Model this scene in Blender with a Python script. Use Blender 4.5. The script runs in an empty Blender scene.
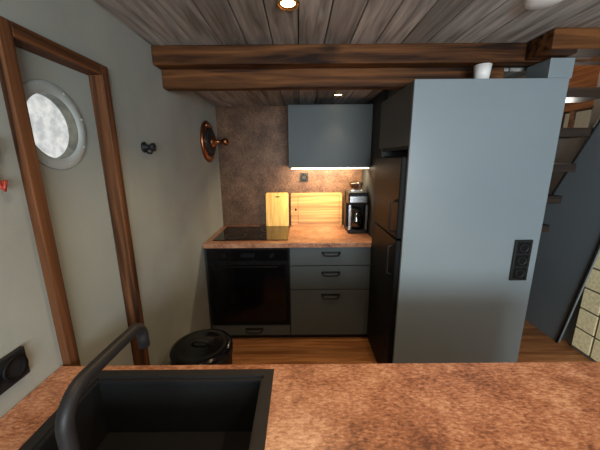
import bpy, bmesh, math, random
from mathutils import Vector, Matrix
random.seed(4)
scene = bpy.context.scene
D = bpy.data

# ---------------------------------------------------------------- materials
def newmat(name):
    m = D.materials.new(name); m.use_nodes = True
    nt = m.node_tree
    b = nt.nodes["Principled BSDF"]
    return m, nt, b

def plain(name, col, rough=0.5, metal=0.0, noise=0.06, scale=12, bump=0.0, emis=None, estr=0, spec=.5):
    m, nt, b = newmat(name)
    tc = nt.nodes.new("ShaderNodeTexCoord")
    n = nt.nodes.new("ShaderNodeTexNoise"); n.inputs["Scale"].default_value = scale; n.inputs["Detail"].default_value = 5
    nt.links.new(tc.outputs["Object"], n.inputs["Vector"])
    r = nt.nodes.new("ShaderNodeValToRGB")
    r.color_ramp.elements[0].position = .3; r.color_ramp.elements[1].position = .7
    r.color_ramp.elements[0].color = [c*(1-noise) for c in col]+[1]
    r.color_ramp.elements[1].color = [min(1, c*(1+noise)) for c in col]+[1]
    nt.links.new(n.outputs["Fac"], r.inputs["Fac"])
    nt.links.new(r.outputs["Color"], b.inputs["Base Color"])
    b.inputs["Roughness"].default_value = rough
    b.inputs["Metallic"].default_value = metal
    b.inputs["Specular IOR Level"].default_value = spec
    if bump:
        n2 = nt.nodes.new("ShaderNodeTexNoise"); n2.inputs["Scale"].default_value = scale*8
        nt.links.new(tc.outputs["Object"], n2.inputs["Vector"])
        bp = nt.nodes.new("ShaderNodeBump"); bp.inputs["Strength"].default_value = bump; bp.inputs["Distance"].default_value = .01
        nt.links.new(n2.outputs["Fac"], bp.inputs["Height"]); nt.links.new(bp.outputs["Normal"], b.inputs["Normal"])
    if emis:
        b.inputs["Emission Color"].default_value = list(emis)+[1]; b.inputs["Emission Strength"].default_value = estr
    return m

def wood(name, c0, c1, axis='X', rough=.5, board=0, baxis='X', stretch=1.2, fine=22, var=.35, bump=.3, spec=.5, knots=0):
    m, nt, b = newmat(name)
    L = nt.links.new
    tc = nt.nodes.new("ShaderNodeTexCoord")
    mp = nt.nodes.new("ShaderNodeMapping")
    s = [fine, fine, fine]; s['XYZ'.index(axis)] = stretch
    mp.inputs["Scale"].default_value = s
    vec = tc.outputs["Object"]
    rnd = None
    if board:
        sp = nt.nodes.new("ShaderNodeSeparateXYZ"); L(vec, sp.inputs[0])
        dv = nt.nodes.new("ShaderNodeMath"); dv.operation = 'DIVIDE'; dv.inputs[1].default_value = board
        L(sp.outputs[baxis], dv.inputs[0])
        fl = nt.nodes.new("ShaderNodeMath"); fl.operation = 'FLOOR'; L(dv.outputs[0], fl.inputs[0])
        wn = nt.nodes.new("ShaderNodeTexWhiteNoise"); wn.noise_dimensions = '1D'; L(fl.outputs[0], wn.inputs["W"])
        ad = nt.nodes.new("ShaderNodeVectorMath"); ad.operation = 'MULTIPLY_ADD'
        L(wn.outputs["Color"], ad.inputs[0]); ad.inputs[1].default_value = (7, 7, 7); L(vec, ad.inputs[2])
        vec = ad.outputs[0]; rnd = wn.outputs["Value"]
    L(vec, mp.inputs["Vector"])
    n = nt.nodes.new("ShaderNodeTexNoise"); n.inputs["Scale"].default_value = 1.0; n.inputs["Detail"].default_value = 6; n.inputs["Distortion"].default_value = .6
    L(mp.outputs[0], n.inputs["Vector"])
    r = nt.nodes.new("ShaderNodeValToRGB")
    r.color_ramp.elements[0].position = .34; r.color_ramp.elements[1].position = .66
    r.color_ramp.elements[0].color = list(c0)+[1]; r.color_ramp.elements[1].color = list(c1)+[1]
    L(n.outputs["Fac"], r.inputs["Fac"])
    out = r.outputs["Color"]
    if rnd is not None:
        mr = nt.nodes.new("ShaderNodeMapRange"); mr.inputs["To Min"].default_value = 1-var; mr.inputs["To Max"].default_value = 1+var*.4
        L(rnd, mr.inputs["Value"])
        mx = nt.nodes.new("ShaderNodeVectorMath"); mx.operation = 'SCALE'
        L(out, mx.inputs[0]); L(mr.outputs[0], mx.inputs["Scale"]); out = mx.outputs[0]
    if knots:
        kp = nt.nodes.new("ShaderNodeMapping"); ks = [knots*2.4]*3; ks['XYZ'.index(axis)] = knots
        kp.inputs["Scale"].default_value = ks; L(vec, kp.inputs["Vector"])
        vo = nt.nodes.new("ShaderNodeTexVoronoi"); vo.inputs["Scale"].default_value = 1; L(kp.outputs[0], vo.inputs["Vector"])
        km = nt.nodes.new("ShaderNodeMapRange"); km.inputs["From Min"].default_value = .05; km.inputs["From Max"].default_value = .24
        km.inputs["To Min"].default_value = .25; km.inputs["To Max"].default_value = 1
        L(vo.outputs["Distance"], km.inputs["Value"])
        mk = nt.nodes.new("ShaderNodeVectorMath"); mk.operation = 'SCALE'
        L(out, mk.inputs[0]); L(km.outputs[0], mk.inputs["Scale"]); out = mk.outputs[0]
    L(out, b.inputs["Base Color"])
    b.inputs["Roughness"].default_value = rough
    b.inputs["Specular IOR Level"].default_value = spec
    bp = nt.nodes.new("ShaderNodeBump"); bp.inputs["Strength"].default_value = bump; bp.inputs["Distance"].default_value = .004
    L(n.outputs["Fac"], bp.inputs["Height"]); L(bp.outputs["Normal"], b.inputs["Normal"])
    return m

def rust(name, c0, c1, c2, rough=.38, s=1.0, spec=.5, metal=0):
    m, nt, b = newmat(name); L = nt.links.new
    tc = nt.nodes.new("ShaderNodeTexCoord")
    n = nt.nodes.new("ShaderNodeTexNoise"); n.inputs["Scale"].default_value = 5*s; n.inputs["Detail"].default_value = 14; n.inputs["Roughness"].default_value = .78; n.inputs["Distortion"].default_value = .3
    L(tc.outputs["Object"], n.inputs["Vector"])
    n2 = nt.nodes.new("ShaderNodeTexNoise"); n2.inputs["Scale"].default_value = 110*s; n2.inputs["Detail"].default_value = 6; n2.inputs["Roughness"].default_value = .75
    mp = nt.nodes.new("ShaderNodeMapping"); mp.inputs["Scale"].default_value = (.5, 1.2, 1)
    L(tc.outputs["Object"], mp.inputs[0]); L(mp.outputs[0], n2.inputs["Vector"])
    mixf = nt.nodes.new("ShaderNodeMath"); mixf.operation = 'MULTIPLY_ADD'
    L(n2.outputs["Fac"], mixf.inputs[0]); mixf.inputs[1].default_value = .62
    sc = nt.nodes.new("ShaderNodeMath"); sc.operation = 'MULTIPLY'; sc.inputs[1].default_value = .60
    L(n.outputs["Fac"], sc.inputs[0]); L(sc.outputs[0], mixf.inputs[2])
    r = nt.nodes.new("ShaderNodeValToRGB")
    e = r.color_ramp.elements
    e[0].position = .49; e[0].color = list(c0)+[1]
    e[1].position = .74; e[1].color = list(c2)+[1]
    k = e.new(.61); k.color = list(c1)+[1]
    L(mixf.outputs[0], r.inputs["Fac"]); L(r.outputs["Color"], b.inputs["Base Color"])
    b.inputs["Roughness"].default_value = rough
    b.inputs["Metallic"].default_value = metal
    b.inputs["Specular IOR Level"].default_value = spec
    bp = nt.nodes.new("ShaderNodeBump"); bp.inputs["Strength"].default_value = .15; bp.inputs["Distance"].default_value = .002
    L(n2.outputs["Fac"], bp.inputs["Height"]); L(bp.outputs["Normal"], b.inputs["Normal"])
    return m

def glassy(name, tint=(1, 1, 1), fac=.12):
    m = D.materials.new(name); m.use_nodes = True; nt = m.node_tree; nt.nodes.clear()
    o = nt.nodes.new("ShaderNodeOutputMaterial"); mx = nt.nodes.new("ShaderNodeMixShader")
    t = nt.nodes.new("ShaderNodeBsdfTransparent"); t.inputs[0].default_value = list(tint)+[1]
    g = nt.nodes.new("ShaderNodeBsdfGlossy"); g.inputs["Roughness"].default_value = .03
    mx.inputs[0].default_value = fac
    nt.links.new(t.outputs[0], mx.inputs[1]); nt.links.new(g.outputs[0], mx.inputs[2]); nt.links.new(mx.outputs[0], o.inputs[0])
    return m

def frosted(name):
    m = D.materials.new(name); m.use_nodes = True; nt = m.node_tree; nt.nodes.clear(); L = nt.links.new
    o = nt.nodes.new("ShaderNodeOutputMaterial"); mx = nt.nodes.new("ShaderNodeMixShader")
    tc = nt.nodes.new("ShaderNodeTexCoord"); n = nt.nodes.new("ShaderNodeTexNoise"); n.inputs["Scale"].default_value = 34; n.inputs["Detail"].default_value = 8
    L(tc.outputs["Object"], n.inputs["Vector"])
    r = nt.nodes.new("ShaderNodeValToRGB"); r.color_ramp.elements[0].position = .38; r.color_ramp.elements[1].position = .58
    r.color_ramp.elements[0].color = (.58, .54, .50, 1); r.color_ramp.elements[1].color = (.72, .66, .60, 1)
    L(n.outputs["Fac"], r.inputs["Fac"])
    t = nt.nodes.new("ShaderNodeBsdfTransparent"); L(r.outputs["Color"], t.inputs[0])
    g = nt.nodes.new("ShaderNodeBsdfGlossy"); g.inputs["Roughness"].default_value = .05
    mx.inputs[0].default_value = .04
    L(t.outputs[0], mx.inputs[1]); L(g.outputs[0], mx.inputs[2]); L(mx.outputs[0], o.inputs[0])
    return m

M_wall = plain("wall_paint", (.30, .31, .275), .75, noise=.12, scale=2.5, bump=.15, spec=.3)
M_wallr = plain("wall_paint_blue", (.26, .30, .32), .7, noise=.05, scale=3)
M_door = plain("door_paint", (.32, .34, .305), .6, noise=.05, scale=3, spec=.3)
M_ring = plain("porthole_ring_grey", (.40, .44, .42), .5)
M_ceil = wood("ceiling_boards", (.20, .19, .175), (.52, .49, .455), 'Y', .6, board=.135, baxis='X', stretch=2.5, fine=30, var=.38, spec=.3)
M_gap = plain("ceiling_gap", (.02, .015, .012), .9)
M_beam = wood("beam_wood", (.016, .006, .0025), (.17, .066, .021), 'X', .6, stretch=1.6, fine=26, bump=.6, spec=.15, knots=3.2)
M_frame = wood("door_frame_wood", (.025, .010, .004), (.16, .062, .024), 'Z', .55, stretch=1.5, fine=36, spec=.2, bump=.6)
M_frameh = wood("door_frame_head", (.025, .010, .004), (.16, .062, .024), 'Y', .55, stretch=1.5, fine=36, spec=.2, bump=.6)
M_rustwall = rust("splashback_rust", (.045, .024, .015), (.115, .060, .034), (.23, .128, .075), .42, 1.1, spec=.3, metal=.25)
M_rusttop = rust("countertop_rust", (.13, .052, .03), (.38, .165, .088), (.62, .37, .235), .34, 1.3, spec=.5)
M_cab = plain("cabinet_grey", (.078, .094, .098), .5, noise=.04, scale=4, spec=.35)
M_cabd = plain("cabinet_dark", (.03, .034, .037), .55, noise=.04, spec=.25)
M_encl = plain("enclosure_grey", (.21, .256, .28), .38, noise=.03, scale=2)
M_black = plain("matte_black", (.011, .011, .012), .5, noise=.1, spec=.3)
M_sink = plain("sink_granite_black", (.012, .012, .013), .5, noise=.3, scale=300, bump=.2, spec=.3)
M_gloss = plain("black_glass", (.004, .004, .005), .1, noise=.05, spec=.35)
M_fridge = plain("fridge_black", (.006, .006, .007), .5, noise=.05, spec=.12)
M_steel = plain("steel", (.55, .55, .56), .25, 1.0)
M_copper = plain("copper", (.34, .13, .06), .38, 1.0, noise=.2)
M_brass = plain("brass", (.75, .50, .22), .25, 1.0, noise=.1)
M_bamboo = wood("bamboo", (.36, .16, .045), (.70, .38, .13), 'X', .5, stretch=1.2, fine=45, bump=.1)
M_bamboo2 = wood("bamboo_light", (.72, .38, .08), (.96, .60, .17), 'Z', .5, stretch=1.5, fine=40, bump=.1)
M_bedge = plain("bamboo_dark_trim", (.16, .07, .025), .5)
M_floor = wood("floor_boards", (.30, .115, .038), (.60, .27, .105), 'X', .4, board=.125, baxis='Y', stretch=2, fine=25, var=.3, bump=.2)
M_white = plain("white_plastic", (.8, .8, .78), .4, noise=.02)
M_red = plain("red_paint", (.30, .025, .012), .35)
M_tread = wood("tread_dark", (.018, .012, .01), (.06, .035, .02), 'X', .5)
M_slat = wood("stair_cladding", (.16, .07, .03), (.40, .21, .10), 'Y', .55, board=.09, baxis='Z', stretch=2, fine=30)
M_led = plain("led_strip", (1, .8, .5), .5, emis=(1, .84, .6), estr=10)
M_lamp = plain("lamp_glow", (1, .8, .5), .5, emis=(1, .72, .36), estr=14)
M_block = plain("glass_block", (.65, .6, .38), .15, noise=.25, scale=40, emis=(1, .85, .5), estr=.15)  # warm lit look put into the blocks as faint emission, no lamp behind
M_grout = plain("block_frame", (.16, .15, .12), .6)
M_glass = glassy("clear_glass")
M_tglass = glassy("tinted_glass", (.30, .25, .19), .08)
M_pglass = frosted("porthole_glass")
M_coffeeglass = glassy("carafe_glass", (.35, .3, .28), .15)

# ---------------------------------------------------------------- mesh builder
class B:
    def __init__(s, name):
        s.name = name; s.bm = bmesh.new(); s.mats = []
    def mi(s, m):
        if m not in s.mats: s.mats.append(m)
        return s.mats.index(m)
    def merge(s, t, mat, smooth=False, M=None):
        i = s.mi(mat)
        if M is not None: bmesh.ops.transform(t, matrix=M, verts=t.verts)
        bmesh.ops.recalc_face_normals(t, faces=t.faces)
        for f in t.faces: f.material_index = i; f.smooth = smooth
        me = D.meshes.new("t"); t.to_mesh(me); t.free(); s.bm.from_mesh(me); D.meshes.remove(me)
    def box(s, x0, x1, y0, y1, z0, z1, mat, bev=0, M=None):
        t = bmesh.new(); bmesh.ops.create_cube(t, size=1)
        for v in t.verts:
            v.co = Vector(((x0+x1)/2+v.co.x*(x1-x0), (y0+y1)/2+v.co.y*(y1-y0), (z0+z1)/2+v.co.z*(z1-z0)))
        if bev: bmesh.ops.bevel(t, geom=t.edges[:], offset=bev, segments=2, profile=.5, affect='EDGES')
        s.merge(t, mat, False, M); return s
    def lathe(s, c, axis, prof, mat, seg=40, smooth=True, M=None):
        a = Vector(axis).normalized(); q = a.to_track_quat('Z', 'Y').to_matrix().to_4x4()
        t = bmesh.new(); rings = []
        for r, h in prof:
            if r < 1e-6: rings.append([t.verts.new((0, 0, h))])
            else: rings.append([t.verts.new((r*math.cos(2*math.pi*k/seg), r*math.sin(2*math.pi*k/seg), h)) for k in range(seg)])
        for A, Bq in zip(rings, rings[1:]):
            for k in range(seg):
                k2 = (k+1) % seg
                vs = []
                if len(A) == 1 and len(Bq) == 1: continue
                if len(A) == 1: vs = [A[0], Bq[k], Bq[k2]]
                elif len(Bq) == 1: vs = [A[k], A[k2], Bq[0]]
                else: vs = [A[k], A[k2], Bq[k2], Bq[k]]
                t.faces.new(vs)
        bmesh.ops.transform(t, matrix=Matrix.Translation(c) @ q, verts=t.verts)
        s.merge(t, mat, smooth, M); return s
    def cyl(s, c, axis, r, h, mat, seg=32, bev=.0, M=None):
        b = bev or min(r, h)*.08
        return s.lathe(c, axis, [(0, 0), (r-b, 0), (r, b), (r, h-b), (r-b, h), (0, h)], mat, seg, False, M)
    def tube(s, pts, r, mat, seg=14, smooth=True, flat=1.0):
        pts = [Vector(p) for p in pts]; t = bmesh.new(); rings = []
        up = None
        for i, p in enumerate(pts):
            d = ((pts[min(i+1, len(pts)-1)]-p).normalized()+(p-pts[max(i-1, 0)]).normalized())
            d = d.normalized()
            if up is None:
                up = d.orthogonal().normalized()
            n = (up-d*up.dot(d)).normalized(); up = n; bn = d.cross(n)
            rings.append([t.verts.new(p+n*r*math.cos(2*math.pi*k/seg)+bn*r*flat*math.sin(2*math.pi*k/seg)) for k in range(seg)])
        for A, Q in zip(rings, rings[1:]):
            for k in range(seg):
                t.faces.new([A[k], A[(k+1) % seg], Q[(k+1) % seg], Q[k]])
        t.faces.new(rings[0]); t.faces.new(rings[-1])
        s.merge(t, mat, smooth); return s
    def prism(s, poly, axis, a0, a1, mat, bev=0):
        t = bmesh.new()
        def mk(p, a):
            if axis == 'X': return (a, p[0], p[1])
            if axis == 'Y': return (p[0], a, p[1])
            return (p[0], p[1], a)
        A = [t.verts.new(mk(p, a0)) for p in poly]; Q = [t.verts.new(mk(p, a1)) for p in poly]
        n = len(poly)
        t.faces.new(A); t.faces.new(Q)
        for k in range(n): t.faces.new([A[k], A[(k+1) % n], Q[(k+1) % n], Q[k]])
        bmesh.ops.recalc_face_normals(t, faces=t.faces)
        if bev: bmesh.ops.bevel(t, geom=t.edges[:], offset=bev, segments=2, profile=.5, affect='EDGES')
        s.merge(t, mat); return s
    def done(s):
        me = D.meshes.new(s.name); s.bm.to_mesh(me); s.bm.free()
        for m in s.mats: me.materials.append(m)
        o = D.objects.new(s.name, me); scene.collection.objects.link(o); return o

XL, XR, YB, YF, ZC = -.78, 2.30, 2.83, -2.6, 2.14

# ---------------------------------------------------------------- shell
f = B("floor"); f.box(XL-.12, XR+.1, YF-.1, YB+.1, -.08, 0, M_floor); f.done()

OY0, OY1, OZ = .85, 1.20, 1.87
FW = .04
w = B("wall_left")
w.box(XL-.1, XL, YF, OY0-FW, 0, 2.8, M_wall); w.box(XL-.1, XL, OY1+FW, YB, 0, 2.8, M_wall)
w.box(XL-.1, XL, OY0-FW, OY1+FW, OZ+FW, 2.8, M_wall); w.done()

w = B("wall_back"); w.box(XL-.1, XR+.1, YB, YB+.1, 0, 2.8, M_rustwall); w.done()
w = B("wall_right")
w.box(XR, XR+.1, YF, 2.38, 0, 2.8, M_wallr); w.box(XR, XR+.1, 2.38, YB, 0, 1.76, M_wallr)
w.box(XR, XR+.1, 2.38, YB, 1.93, 2.8, M_slat); w.box(XR, XR+.1, 2.72, YB, 1.76, 1.93, M_slat); w.done()
w = B("window_3")
w.box(XR+.04, XR+.05, 2.38, 2.72, 1.76, 1.93, M_tglass)
w.box(XR-.01, XR+.03, 2.54, 2.555, 1.762, 1.928, M_slat)
w.box(XR-.012, XR+.03, 2.37, 2.73, 1.745, 1.76, M_slat); w.box(XR-.012, XR+.03, 2.37, 2.73, 1.93, 1.945, M_slat); w.done()
w = B("wall_rear")
WX0, WX1, WZ0, WZ1 = -.1, 1.8, .85, 1.95
w.box(XL-.1, WX0, YF-.1, YF, 0, 2.8, M_wall); w.box(WX1, XR+.1, YF-.1, YF, 0, 2.8, M_wall)
w.box(WX0, WX1, YF-.1, YF, 0, WZ0, M_wall); w.box(WX0, WX1, YF-.1, YF, WZ1, 2.8, M_wall); w.done()
w = B("window_2")
for a, b_ in ((WX0, WX0+.05), ((WX0+WX1)/2-.03, (WX0+WX1)/2+.03), (WX1-.05, WX1)):
    w.box(a, b_, YF-.07, YF-.03, WZ0, WZ1, M_white)
w.box(WX0, WX1, YF-.07, YF-.03, WZ0, WZ0+.05, M_white); w.box(WX0, WX1, YF-.07, YF-.03, WZ1-.05, WZ1, M_white)
w.box(WX0, WX1, YF-.055, YF-.05, WZ0, WZ1, M_glass); w.done()

c = B("ceiling")
bw = .135; k = math.floor((XL)/bw)
x = k*bw
while x < XR:
    xa, xb = max(x, XL), min(x+bw, XR)
    if xb-xa > .01:
        c.box(xa+.0025, xb-.0025, YF, 1.80, ZC, ZC+.02, M_ceil, .003)
        if xb <= 1.55: c.box(xa+.0025, xb-.0025, 1.80, YB, 2.035, 2.055, M_ceil, .003)
    x += bw
c.box(XL, XR, YF, 1.80, ZC+.02, ZC+.06, M_gap)
c.box(XL, 1.5, 1.80, YB, 2.055, 2.09, M_gap)
c.box(XL, XR, 1.80, YB, 2.8, 2.86, M_slat)
c.box(1.48, 1.52, 1.80, YB, 2.09, 2.8, M_slat)
c.box(1.5, XR, 1.80, 1.84, ZC, 2.8, M_slat)
c.done()

b = B("ceiling_beam")
b.box(XL, 1.53, 1.67, 1.76, 2.045, ZC, M_beam, .008)
b.box(1.20, 1.53, 1.50, 1.668, 2.05, ZC, M_beam, .006)
b.box(1.535, XR, 1.68, 1.76, 2.05, ZC, M_beam, .006)
b.done()
b = B("ceiling_beam"); b.box(XL, 1.165, 1.762, 1.83, 1.947, 2.075, M_beam, .01); b.done()
b = B("beam_support_block"); b.box(1.285, 1.41, 1.60, 1.76, 1.947, 2.043, M_encl, .004); b.done()

t = B("trim_1")
fx0, fx1 = XL-.09, XL+.024
t.box(fx0, fx1, OY0-FW+.0005, OY0, 0, OZ+FW-.001, M_frame, .003)
t.box(fx0, fx1, OY1, OY1+FW-.0005, 0, OZ+FW-.001, M_frame, .003)
t.box(fx0, fx1, OY0+.0005, OY1-.0005, OZ, OZ+FW-.001, M_frameh, .003); t.done()

PY, PZ, PR = .992, 1.658, .103
def leaf():
    t = bmesh.new(); cy, cz, R = PY, PZ, PR
    y0, y1, z0, z1 = OY0+.002, OY1-.002, .005, OZ-.002
    angs = sorted(set([2*math.pi*k/56 for k in range(56)]+[math.atan2(zz-cz, yy-cy) % (2*math.pi) for yy in (y0, y1) for zz in (z0, z1)]))
    def hit(a):
        dy, dz = math.cos(a), math.sin(a); ts = []
        if dy > 1e-9: ts.append((y1-cy)/dy)
        if dy < -1e-9: ts.append((y0-cy)/dy)
        if dz > 1e-9: ts.append((z1-cz)/dz)
        if dz < -1e-9: ts.append((z0-cz)/dz)
        k = min(ts); return cy+dy*k, cz+dz*k
    L = []
    for X in (XL-.03, XL-.065):
        ci = [t.verts.new((X, cy+R*math.cos(a), cz+R*math.sin(a))) for a in angs]
        re = [t.verts.new((X, *hit(a))) for a in angs]; L.append((ci, re))
    n = len(angs)
    for i in range(n):
        j = (i+1) % n
        for ci, re in L: t.faces.new([ci[i], ci[j], re[j], re[i]])
        t.faces.new([L[0][0][i], L[0][0][j], L[1][0][j], L[1][0][i]])
        t.faces.new([L[0][1][i], L[0][1][j], L[1][1][j], L[1][1][i]])
    o = B("door_1"); o.merge(t, M_door)
    return o.done()
door = leaf()
p = B("porthole_window")
p.lathe((XL-.0305, PY, PZ), (1, 0, 0), [(PR, 0), (.137, 0), (.140, .003), (.137, .006), (.115, .007), (PR+.004, .005), (PR, 0)], M_ring, 56)
p.lathe((XL-.034, PY, PZ), (1, 0, 0), [(.0, .0), (PR-.0005, .0), (PR-.0005, .004), (0, .004)], M_pglass, 48)
for k in range(8):
    a = k*math.pi/4+.3
    p.cyl((XL-.024, PY+.127*math.cos(a), PZ+.127*math.sin(a)), (1, 0, 0), .004, .003, M_ring, 10)
po = p.done(); po.parent = door

# ---------------------------------------------------------------- foreground counter
SX0, SX1, SY0, SY1 = -.645, -.085, .27, .77
c = B("kitchen_island_counter")
hx0, hx1, hy0, hy1 = SX0+.012, SX1-.012, SY0+.012, SY1-.012
z0, z1 = .862, .90
cx0, cx1, cy0, cy1 = XL+.002, 1.35, .16, .80
c.box(cx0, hx0, cy0, cy1, z0, z1, M_rusttop); c.box(hx1, cx1, cy0, cy1, z0, z1, M_rusttop)
c.box(hx0, hx1, cy0, hy0, z0, z1, M_rusttop); c.box(hx0, hx1, hy1, cy1, z0, z1, M_rusttop)
c.box(cx0, cx1-.02, .18, .20, 0, z0, M_cab); c.box(cx0, cx1-.02, .755, .775, 0, z0, M_cab)
c.box(cx0, cx0+.02, .20, .755, 0, z0, M_cab); c.box(cx1-.04, cx1-.02, .20, .755, 0, z0, M_cab)
c.done()

s = B("kitchen_sink")
iy0, iy1, ix0, ix1 = .385, .742, SX0+.028, SX1-.028
def frame(z0, z1, ox0, ox1, oy0, oy1, jx0, jx1, jy0, jy1, mat):
    s.box(ox0, jx0, oy0, oy1, z0, z1, mat); s.box(jx1, ox1, oy0, oy1, z0, z1, mat)
    s.box(jx0, jx1, oy0, jy0, z0, z1, mat); s.box(jx0, jx1, jy1, oy1, z0, z1, mat)
frame(.9005, .908, SX0, SX1, SY0, SY1, ix0, ix1, iy0, iy1, M_sink)
frame(.70, .9005, hx0+.003, hx1-.003, hy0+.003, hy1-.003, ix0, ix1, iy0, iy1, M_sink)
frame(.892, .900, ix0, ix1, iy0, iy1, ix0+.008, ix1-.008, iy0+.008, iy1-.008, M_sink)
s.box(hx0+.003, hx1-.003, hy0+.003, hy1-.003, .685, .70, M_sink)
s.lathe((-.36, .56, .7), (0, 0, 1), [(0, .004), (.03, .004), (.033, .001), (.045, .004), (.047, 0)], M_steel, 32)
s.done()

fc = B("sink_faucet")
fx, fy = -.34, .335
fc.cyl((fx, fy, .908), (0, 0, 1), .027, .02, M_black)
fc.cyl((fx, fy, .928), (0, 0, 1), .021, .07, M_black)
pts = [(fx, fy, .93), (fx, fy, 1.05), (fx, fy, 1.165)]
for i in range(1, 9):
    a = i/8*math.pi/2; pts.append((fx, fy+.05*(1-math.cos(a)), 1.165+.05*math.sin(a)))
pts += [(fx, .45, 1.213), (fx, .515, 1.21)]
for i in range(1, 8):
    a = i/7*math.pi/2; pts.append((fx, .515+.03*math.sin(a), 1.21-.03*(1-math.cos(a))))
pts.append((fx, .545, 1.155))
fc.tube(pts, .0115, M_black, 20)
fc.cyl((fx+.02, fy, .965), (1, 0, 0), .012, .035, M_black); fc.tube([(fx+.048, fy, .965), (fx+.052, fy, 1.0), (fx+.06, fy-.01, 1.045)], .005, M_black)
fc.done()

# ---------------------------------------------------------------- kitchen run
X0, X1 = XL+.004, .606
YC = 2.20
k = B("base_cabinet")
k.box(X0, X1, YC+.02, YB-.002, .06, .86, M_cabd)
k.box(X0+.01, X1, YC+.06, YB-.002, .0, .06, M_cabd)
ov0, ov1 = -.755, -.092
k.box(X0, ov0-.002, YC, YC+.02, .065, .857, M_cabd)
k.box(ov0, ov1, YC, YC+.02, .065, .165, M_cab, .002)
d0, d1 = -.084, .585
for a, b_ in ((.065, .483), (.491, .695), (.703, .855)):
    k.box(d0, d1, YC, YC+.02, a, b_, M_cab, .002)
def handle(o, cx, y, z, w=.07, M_=M_black):
    o.tube([(cx-w, y, z+.012), (cx-w, y-.018, z+.01), (cx-w*.8, y-.028, z-.008), (cx, y-.03, z-.012), (cx+w*.8, y-.028, z-.008), (cx+w, y-.018, z+.01), (cx+w, y, z+.012)], .006, M_, 10)
    o.box(cx-w-.008, cx+w+.008, y-.004, y, z+.004, z+.02, M_)
handle(k, .25, YC, .80); handle(k, .25, YC, .63); handle(k, .25, YC, .43); handle(k, -.40, YC, .115)
k.done()
o = B("built_in_oven")
o.box(ov0, ov1, YC-.012, YC+.018, .172, .857, M_fridge, .003)
o.box(ov0+.03, ov1-.03, YC-.018, YC-.012, .21, .72, M_gloss, .002)
o.box(ov0+.01, ov1-.01, YC-.016, YC-.012, .75, .845, M_gloss, .002)
o.tube([(ov0+.08, YC-.015, .715), (ov0+.08, YC-.05, .715), (ov0+.1, YC-.055, .715), (ov1-.1, YC-.055, .715), (ov1-.08, YC-.05, .715), (ov1-.08, YC-.015, .715)], .006, M_fridge, 12)
for xx in (-.62, -.23): o.cyl((xx, YC-.016, .797), (0, -1, 0), .018, .015, M_fridge)
o.box(-.48, -.37, YC-.0175, YC-.016, .78, .815, M_fridge)
o.done()
ct = B("kitchen_countertop"); ct.box(X0, X1, YC-.025, YB-.002, .862, .90, M_rusttop, .003); ct.done()
h = B("induction_hob")
h.box(-.72, -.10, 2.26, 2.76, .901, .907, M_gloss, .002)
for cx, cy, r in ((-.56, 2.40, .09), (-.27, 2.39, .075), (-.56, 2.63, .075), (-.27, 2.62, .095)):
    h.lathe((cx, cy, .9071), (0, 0, 1), [(r, 0), (r, .0004), (r-.003, .0004), (r-.003, 0)], M_cab, 40)
h.done()

u = B("wall_cabinet")
u.box(-.092, X1-.002, 2.50, YB-.002, 1.48, 1.985, M_cab, .002)
u.box(-.092, X1-.002, 2.48, 2.498, 1.478, 1.985, M_cab, .002)
u.box(-.07, X1-.01, 2.505, 2.525, 1.468, 1.479, M_led)
u.done()
w = B("wall_partition"); w.box(.61, .64, 2.205, YB, 0, 2.033, M_cabd); w.done()

Mx = Matrix.Translation((0, 2.765, .901)) @ Matrix.Rotation(math.radians(-6), 4, 'X')
def board(name, xa, xb, h, mat, hole):
    t = bmesh.new(); r = .018; out = []
    for cx, cz, a0 in ((xb-r, h-r, 0), (xa+r, h-r, 90), (xa+r, r, 180), (xb-r, r, 270)):
        for i in range(6):
            a = math.radians(a0+i*18); out.append((cx+r*math.cos(a), cz+r*math.sin(a)))
    hx, hz, hw, hh = hole
    n = len(out); inn = []
    cx, cz = hx, hz
    A = [math.atan2(z-cz, x-cx) for x, z in out]
    for a in A: inn.append((hx+hw*math.cos(a), hz+hh*math.sin(a)))
    Ls = []
    for y in (0, .018):
        Ls.append(([t.verts.new((x, y, z)) for x, z in out], [t.verts.new((x, y, z)) for x, z in inn]))
    for i in range(n):
        j = (i+1) % n
        for O, I in Ls: t.faces.new([O[i], O[j], I[j], I[i]])
        for q in (0, 1): t.faces.new([Ls[0][q][i], Ls[0][q][j], Ls[1][q][j], Ls[1][q][i]])
    o = B(name); o.merge(t, mat, False, Mx); return o
b1 = board("cutting_board", -.335, -.112, .335, M_bamboo2, (-.22, .295, .03, .009))
b1.done()
b2 = board("cutting_board", -.088, .415, .33, M_bamboo, (-.045, .165, .016, .016))
for q in ((.028, .032), (.298, .302)):
    b2.box(-.02, .39, -.0012, 0, q[0], q[1], M_bedge, 0, Mx)
for q in ((-.02, -.016), (.386, .39)):
    b2.box(q[0], q[1], -.0012, 0, .028, .302, M_bedge, 0, Mx)
b2.done()

cm = B("coffee_maker")
cm.box(.425, .595, 2.46, 2.70, .901, .935, M_black, .008)
cm.box(.425, .595, 2.60, 2.70, .935, 1.25, M_black, .008)
cm.box(.425, .595, 2.46, 2.70, 1.16, 1.27, M_black, .012)
cm.box(.435, .585, 2.455, 2.462, 1.18, 1.235, M_steel, .002)
cm.box(.45, .57, 2.485, 2.68, 1.27, 1.285, M_steel, .004)
cm.lathe((.51, 2.58, 1.285), (0, 0, 1), [(.045, 0), (.06, .05), (.062, .055), (.05, .06), (0, .062)], M_coffeeglass)
cm.lathe((.508, 2.53, .937), (0, 0, 1), [(.0, 0), (.048, 0), (.062, .03), (.064, .07), (.05, .13), (.045, .15), (.05, .16)], M_coffeeglass)
cm.lathe((.508, 2.53, .94), (0, 0, 1), [(0, 0), (.045, 0), (.058, .03), (.058, .06), (0, .06)], M_black)
cm.lathe((.508, 2.53, 1.095), (0, 0, 1), [(.051, 0), (.053, .02), (.02, .035), (0, .036)], M_black)
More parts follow.
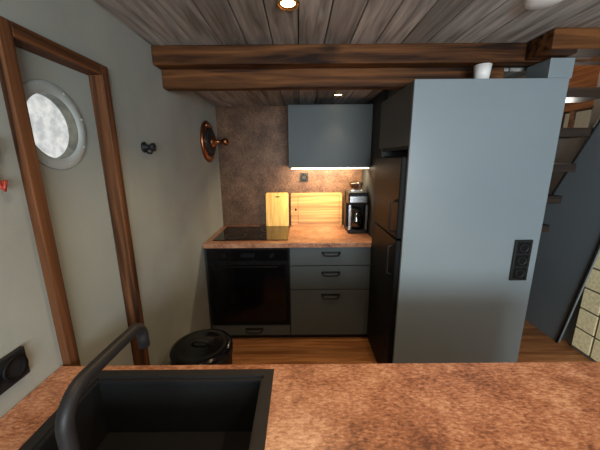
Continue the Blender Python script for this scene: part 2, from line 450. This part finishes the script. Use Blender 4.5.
cm.tube([(.46, 2.51, 1.09), (.44, 2.475, 1.09), (.435, 2.47, 1.06), (.438, 2.475, .99), (.45, 2.495, .97)], .007, M_black)
cm.box(.428, .446, 2.457, 2.461, .94, 1.16, M_steel)
cm.box(.574, .592, 2.457, 2.461, .94, 1.16, M_steel)
cm.done()

ws = B("power_outlet"); ws.box(.0, .085, YB-.012, YB-.001, 1.335, 1.42, M_black, .003)
ws.lathe((.0425, YB-.012, 1.3775), (0, -1, 0), [(.03, 0), (.032, .003), (.022, .003), (.02, -.006), (0, -.006)], M_fridge, 28); ws.done()

# ---------------------------------------------------------------- fridge enclosure
EX0, EX1, EY0, EY1, EZ = .595, 1.39, 1.59, 2.20, 1.945
e = B("tall_fridge_cabinet")
e.box(EX0, EX1, EY0, EY0+.02, 0, EZ, M_encl, .002)
e.box(EX1-.02, EX1, EY0+.0205, EY1, 0, EZ-.02, M_encl)
e.box(EX0+.02, EX1, EY0+.0205, EY1, EZ-.02, EZ, M_encl)
e.box(EX0+.02, EX1-.021, EY1-.02, EY1, 0, EZ-.021, M_encl)
e.box(EX0+.02, EX1-.021, EY0+.0205, EY1-.021, 1.60, 1.62, M_cabd)
e.box(EX0, EX0+.018, EY0+.0215, EY1, 1.62, EZ-.002, M_cab, .002)
e.box(EX0-.002, EX0+.02, EY0+.03, EY1-.01, .0, .06, M_cabd)
e.done()
r = B("refrigerator")
fy0, fy1 = EY0+.026, EY1-.026
r.box(EX0+.03, 1.25, fy0, fy1, .062, 1.565, M_fridge, .006)
r.box(EX0-.03, EX0+.028, fy0, fy1, .07, 1.075, M_fridge, .008)
r.box(EX0-.03, EX0+.028, fy0, fy1, 1.085, 1.56, M_fridge, .008)
r.tube([(EX0-.028, fy0+.04, 1.12), (EX0-.06, fy0+.04, 1.13), (EX0-.06, fy0+.04, 1.3), (EX0-.028, fy0+.04, 1.31)], .007, M_black)
r.tube([(EX0-.028, fy0+.04, .85), (EX0-.06, fy0+.04, .86), (EX0-.06, fy0+.04, 1.03), (EX0-.028, fy0+.04, 1.04)], .007, M_black)
r.done()
o = B("power_outlet")
o.box(1.245, 1.345, EY0-.012, EY0-.001, .835, 1.085, M_black, .003)
for i in range(3):
    z = .882+i*.078
    o.box(1.26, 1.33, EY0-.017, EY0-.012, z-.034, z+.034, M_fridge, .002)
    o.lathe((1.295, EY0-.017, z), (0, -1, 0), [(.026, 0), (.028, .003), (.021, .003), (.019, -.003), (0, -.003)], M_black, 24)
o.done()
o = B("power_outlet")
o.box(XL+.001, XL+.014, .545, .697, .965, 1.05, M_black, .003)
for yy in (.583, .659):
    o.lathe((XL+.014, yy, 1.0075), (1, 0, 0), [(.033, 0), (.034, .005), (.024, .005), (.021, -.006), (0, -.006)], M_fridge, 28)
o.done()
cp = B("drinking_cup")
cp.lathe((.965, 1.64, EZ+.001), (0, 0, 1), [(0, 0), (.034, 0), (.042, .075), (.039, .075), (.031, .005), (0, .005)], M_white); cp.done()

# ---------------------------------------------------------------- left wall things
hk = B("wall_hook")
hk.lathe((XL+.001, 1.478, 1.613), (1, 0, 0), [(0, 0), (.026, 0), (.026, .008), (.014, .012), (.013, .035), (.02, .042), (.02, .054), (0, .056)], M_black)
hk.tube([(XL+.008, 1.478, 1.60), (XL+.02, 1.478, 1.585), (XL+.035, 1.478, 1.582), (XL+.045, 1.478, 1.60)], .005, M_black)
hk.done()
cl = B("ship_barometer")
cl.lathe((XL+.001, 2.50, 1.70), (1, 0, 0), [(0, 0), (.165, 0), (.17, .012), (.16, .024), (.135, .03), (.12, .022), (0, .022)], M_copper, 48)
cl.lathe((XL+.024, 2.50, 1.70), (1, 0, 0), [(.118, 0), (.11, .02), (.085, .03), (.07, .026), (0, .026)], M_black, 40)
cl.lathe((XL+.05, 2.50, 1.70), (1, 0, 0), [(.05, 0), (.04, .02), (.018, .03), (.014, .08), (.028, .09), (.034, .11), (.02, .13), (0, .132)], M_copper, 30)
for kk in range(6):
    a = kk*math.pi/3; cl.cyl((XL+.022, 2.50+.147*math.cos(a), 1.70+.147*math.sin(a)), (1, 0, 0), .009, .012, M_brass, 12)
cl.done()
rh = B("red_coat_hook")
rh.lathe((XL+.001, .733, 1.585), (1, 0, 0), [(0, 0), (.022, 0), (.022, .006), (.01, .01), (0, .011)], M_red, 24)
rh.tube([(XL+.008, .733, 1.60), (XL+.022, .739, 1.605), (XL+.026, .739, 1.585), (XL+.012, .737, 1.56), (XL+.008, .735, 1.52), (XL+.014, .735, 1.485), (XL+.022, .736, 1.475), (XL+.026, .738, 1.50)], .005, M_red)
rh.done()

bn = B("pedal_bin")
bx, by = -.56, 1.42
bn.lathe((bx, by, .001), (0, 0, 1), [(0, 0), (.145, 0), (.15, .01), (.162, .47), (.168, .475), (.168, .50), (.16, .505)], M_black, 48)
bn.lathe((bx, by, .505), (0, 0, 1), [(.166, 0), (.17, .01), (.165, .022), (.14, .034), (.128, .030), (.11, .034), (.06, .042), (0, .044)], M_gloss, 48)
bn.tube([(bx-.05, by-.02, .545), (bx-.03, by-.02, .565), (bx+.03, by-.02, .565), (bx+.05, by-.02, .545)], .006, M_black)
bn.box(bx-.04, bx+.04, by-.2, by-.14, .01, .025, M_steel, .004)
bn.done()

# ---------------------------------------------------------------- stairs
st = B("staircase")
poly = [(2.0, .94), (2.16, .001), (2.80, .001), (2.80, .68), (2.49, 1.20), (2.20, 1.80), (2.06, 2.10), (1.86, 2.10), (1.85, 1.85)]
st.prism(poly, 'X', 2.20, 2.225, M_encl)
st.tube([(2.197, *poly[1]), (2.197, *poly[0]), (2.197, *poly[8])], .009, M_black, 8)
st.tube([(2.197, *poly[3]), (2.197, *poly[4]), (2.197, *poly[5]), (2.197, *poly[6])], .009, M_black, 8)
for i in range(7):
    st.box(1.56, 2.199, 2.17+.068*i, 2.17+.068*i+.21, 1.965-.265*i, 1.965-.265*i+.065, M_tread, .004)
st.prism([(2.17, 2.03), (2.30, 2.03), (2.80, .05), (2.80, .001), (2.62, .001)], 'X', 1.53, 1.559, M_tread)
st.done()
g = B("glass_block_panel")
g.box(2.262, 2.299, 1.30, 2.10, .0, .90, M_grout)
for i in range(5):
    for j in range(5):
        y = 1.31+j*.157; z = .025+i*.173
        g.box(2.250, 2.262, y+.008, y+.150, z+.006, z+.165, M_block, .005)
g.done()

# ---------------------------------------------------------------- ceiling fixtures
def downlight(x, y, z, r=.04):
    d = B("recessed_downlight")
    d.lathe((x, y, z-.001), (0, 0, -1), [(r*.7, 0), (r*1.15, 0), (r*1.15, .004), (r, .008), (r*.75, .004), (r*.7, 0)], M_brass, 36)
    d.lathe((x, y, z-.001), (0, 0, -1), [(0, .002), (r*.7, .002), (r*.7, 0)], M_lamp, 30)
    d.done()
def spot(x, y, z, e, ang=120, col=(1, .70, .40), r=.03):
    l = D.lights.new("downlight_lamp", 'SPOT'); l.energy = e; l.color = col; l.spot_size = math.radians(ang); l.spot_blend = .6; l.shadow_soft_size = r
    o = D.objects.new("downlight_lamp", l); o.location = (x, y, z); scene.collection.objects.link(o)
for x, y, z, e, a in ((-.04, 1.27, ZC, 22, 120), (.62, .35, ZC, 31, 120), (-.35, .30, ZC, 13, 120), (.30, 2.36, 2.035, 4, 70)):
    downlight(x, y, z); spot(x, y, z-.02, e, a)
sd = B("smoke_detector")
sd.lathe((.92, 1.22, ZC-.001), (0, 0, -1), [(0, 0), (.062, 0), (.065, .01), (.06, .025), (.04, .033), (0, .035)], M_white, 40); sd.done()

def area(name, loc, rot, sx, sy, e, col):
    l = D.lights.new(name, 'AREA'); l.shape = 'RECTANGLE'; l.size = sx; l.size_y = sy; l.energy = e; l.color = col
    o = D.objects.new(name, l); o.location = loc; o.rotation_euler = rot; scene.collection.objects.link(o); return o
area("window_daylight", ((WX0+WX1)/2, YF+.02, 1.4), (math.radians(98), 0, 0), WX1-WX0, WZ1-WZ0, 135, (.88, .96, 1))
area("led_strip_light", (.26, 2.60, 1.462), (math.radians(25), 0, 0), .62, .03, 12, (1, .76, .46))
area("stair_window_daylight", (XR-.015, 2.63, 1.85), (0, math.radians(90), 0), .15, .14, 2, (1, .95, .85))
l = D.lights.new("loft_lamp", 'POINT'); l.energy = 10; l.color = (1, .75, .5); l.shadow_soft_size = .06
o = D.objects.new("loft_lamp", l); o.location = (1.9, 2.3, 2.7); scene.collection.objects.link(o)

wd = D.worlds.new("World"); scene.world = wd; wd.use_nodes = True
nt = wd.node_tree; bg = nt.nodes["Background"]
bg.inputs[0].default_value = (.72, .86, 1, 1); bg.inputs[1].default_value = 2.2

cam = D.cameras.new("camera"); cam.sensor_width = 36; cam.lens = 17.1; cam.clip_start = .02
co = D.objects.new("camera", cam); co.location = (0, 0, 1.545)
R = Matrix.Rotation(math.radians(90-12.85), 3, 'X') @ Matrix.Rotation(math.radians(-.45), 3, 'Z')
co.rotation_euler = R.to_euler()
scene.collection.objects.link(co); scene.camera = co
scene.view_settings.view_transform = 'Standard'
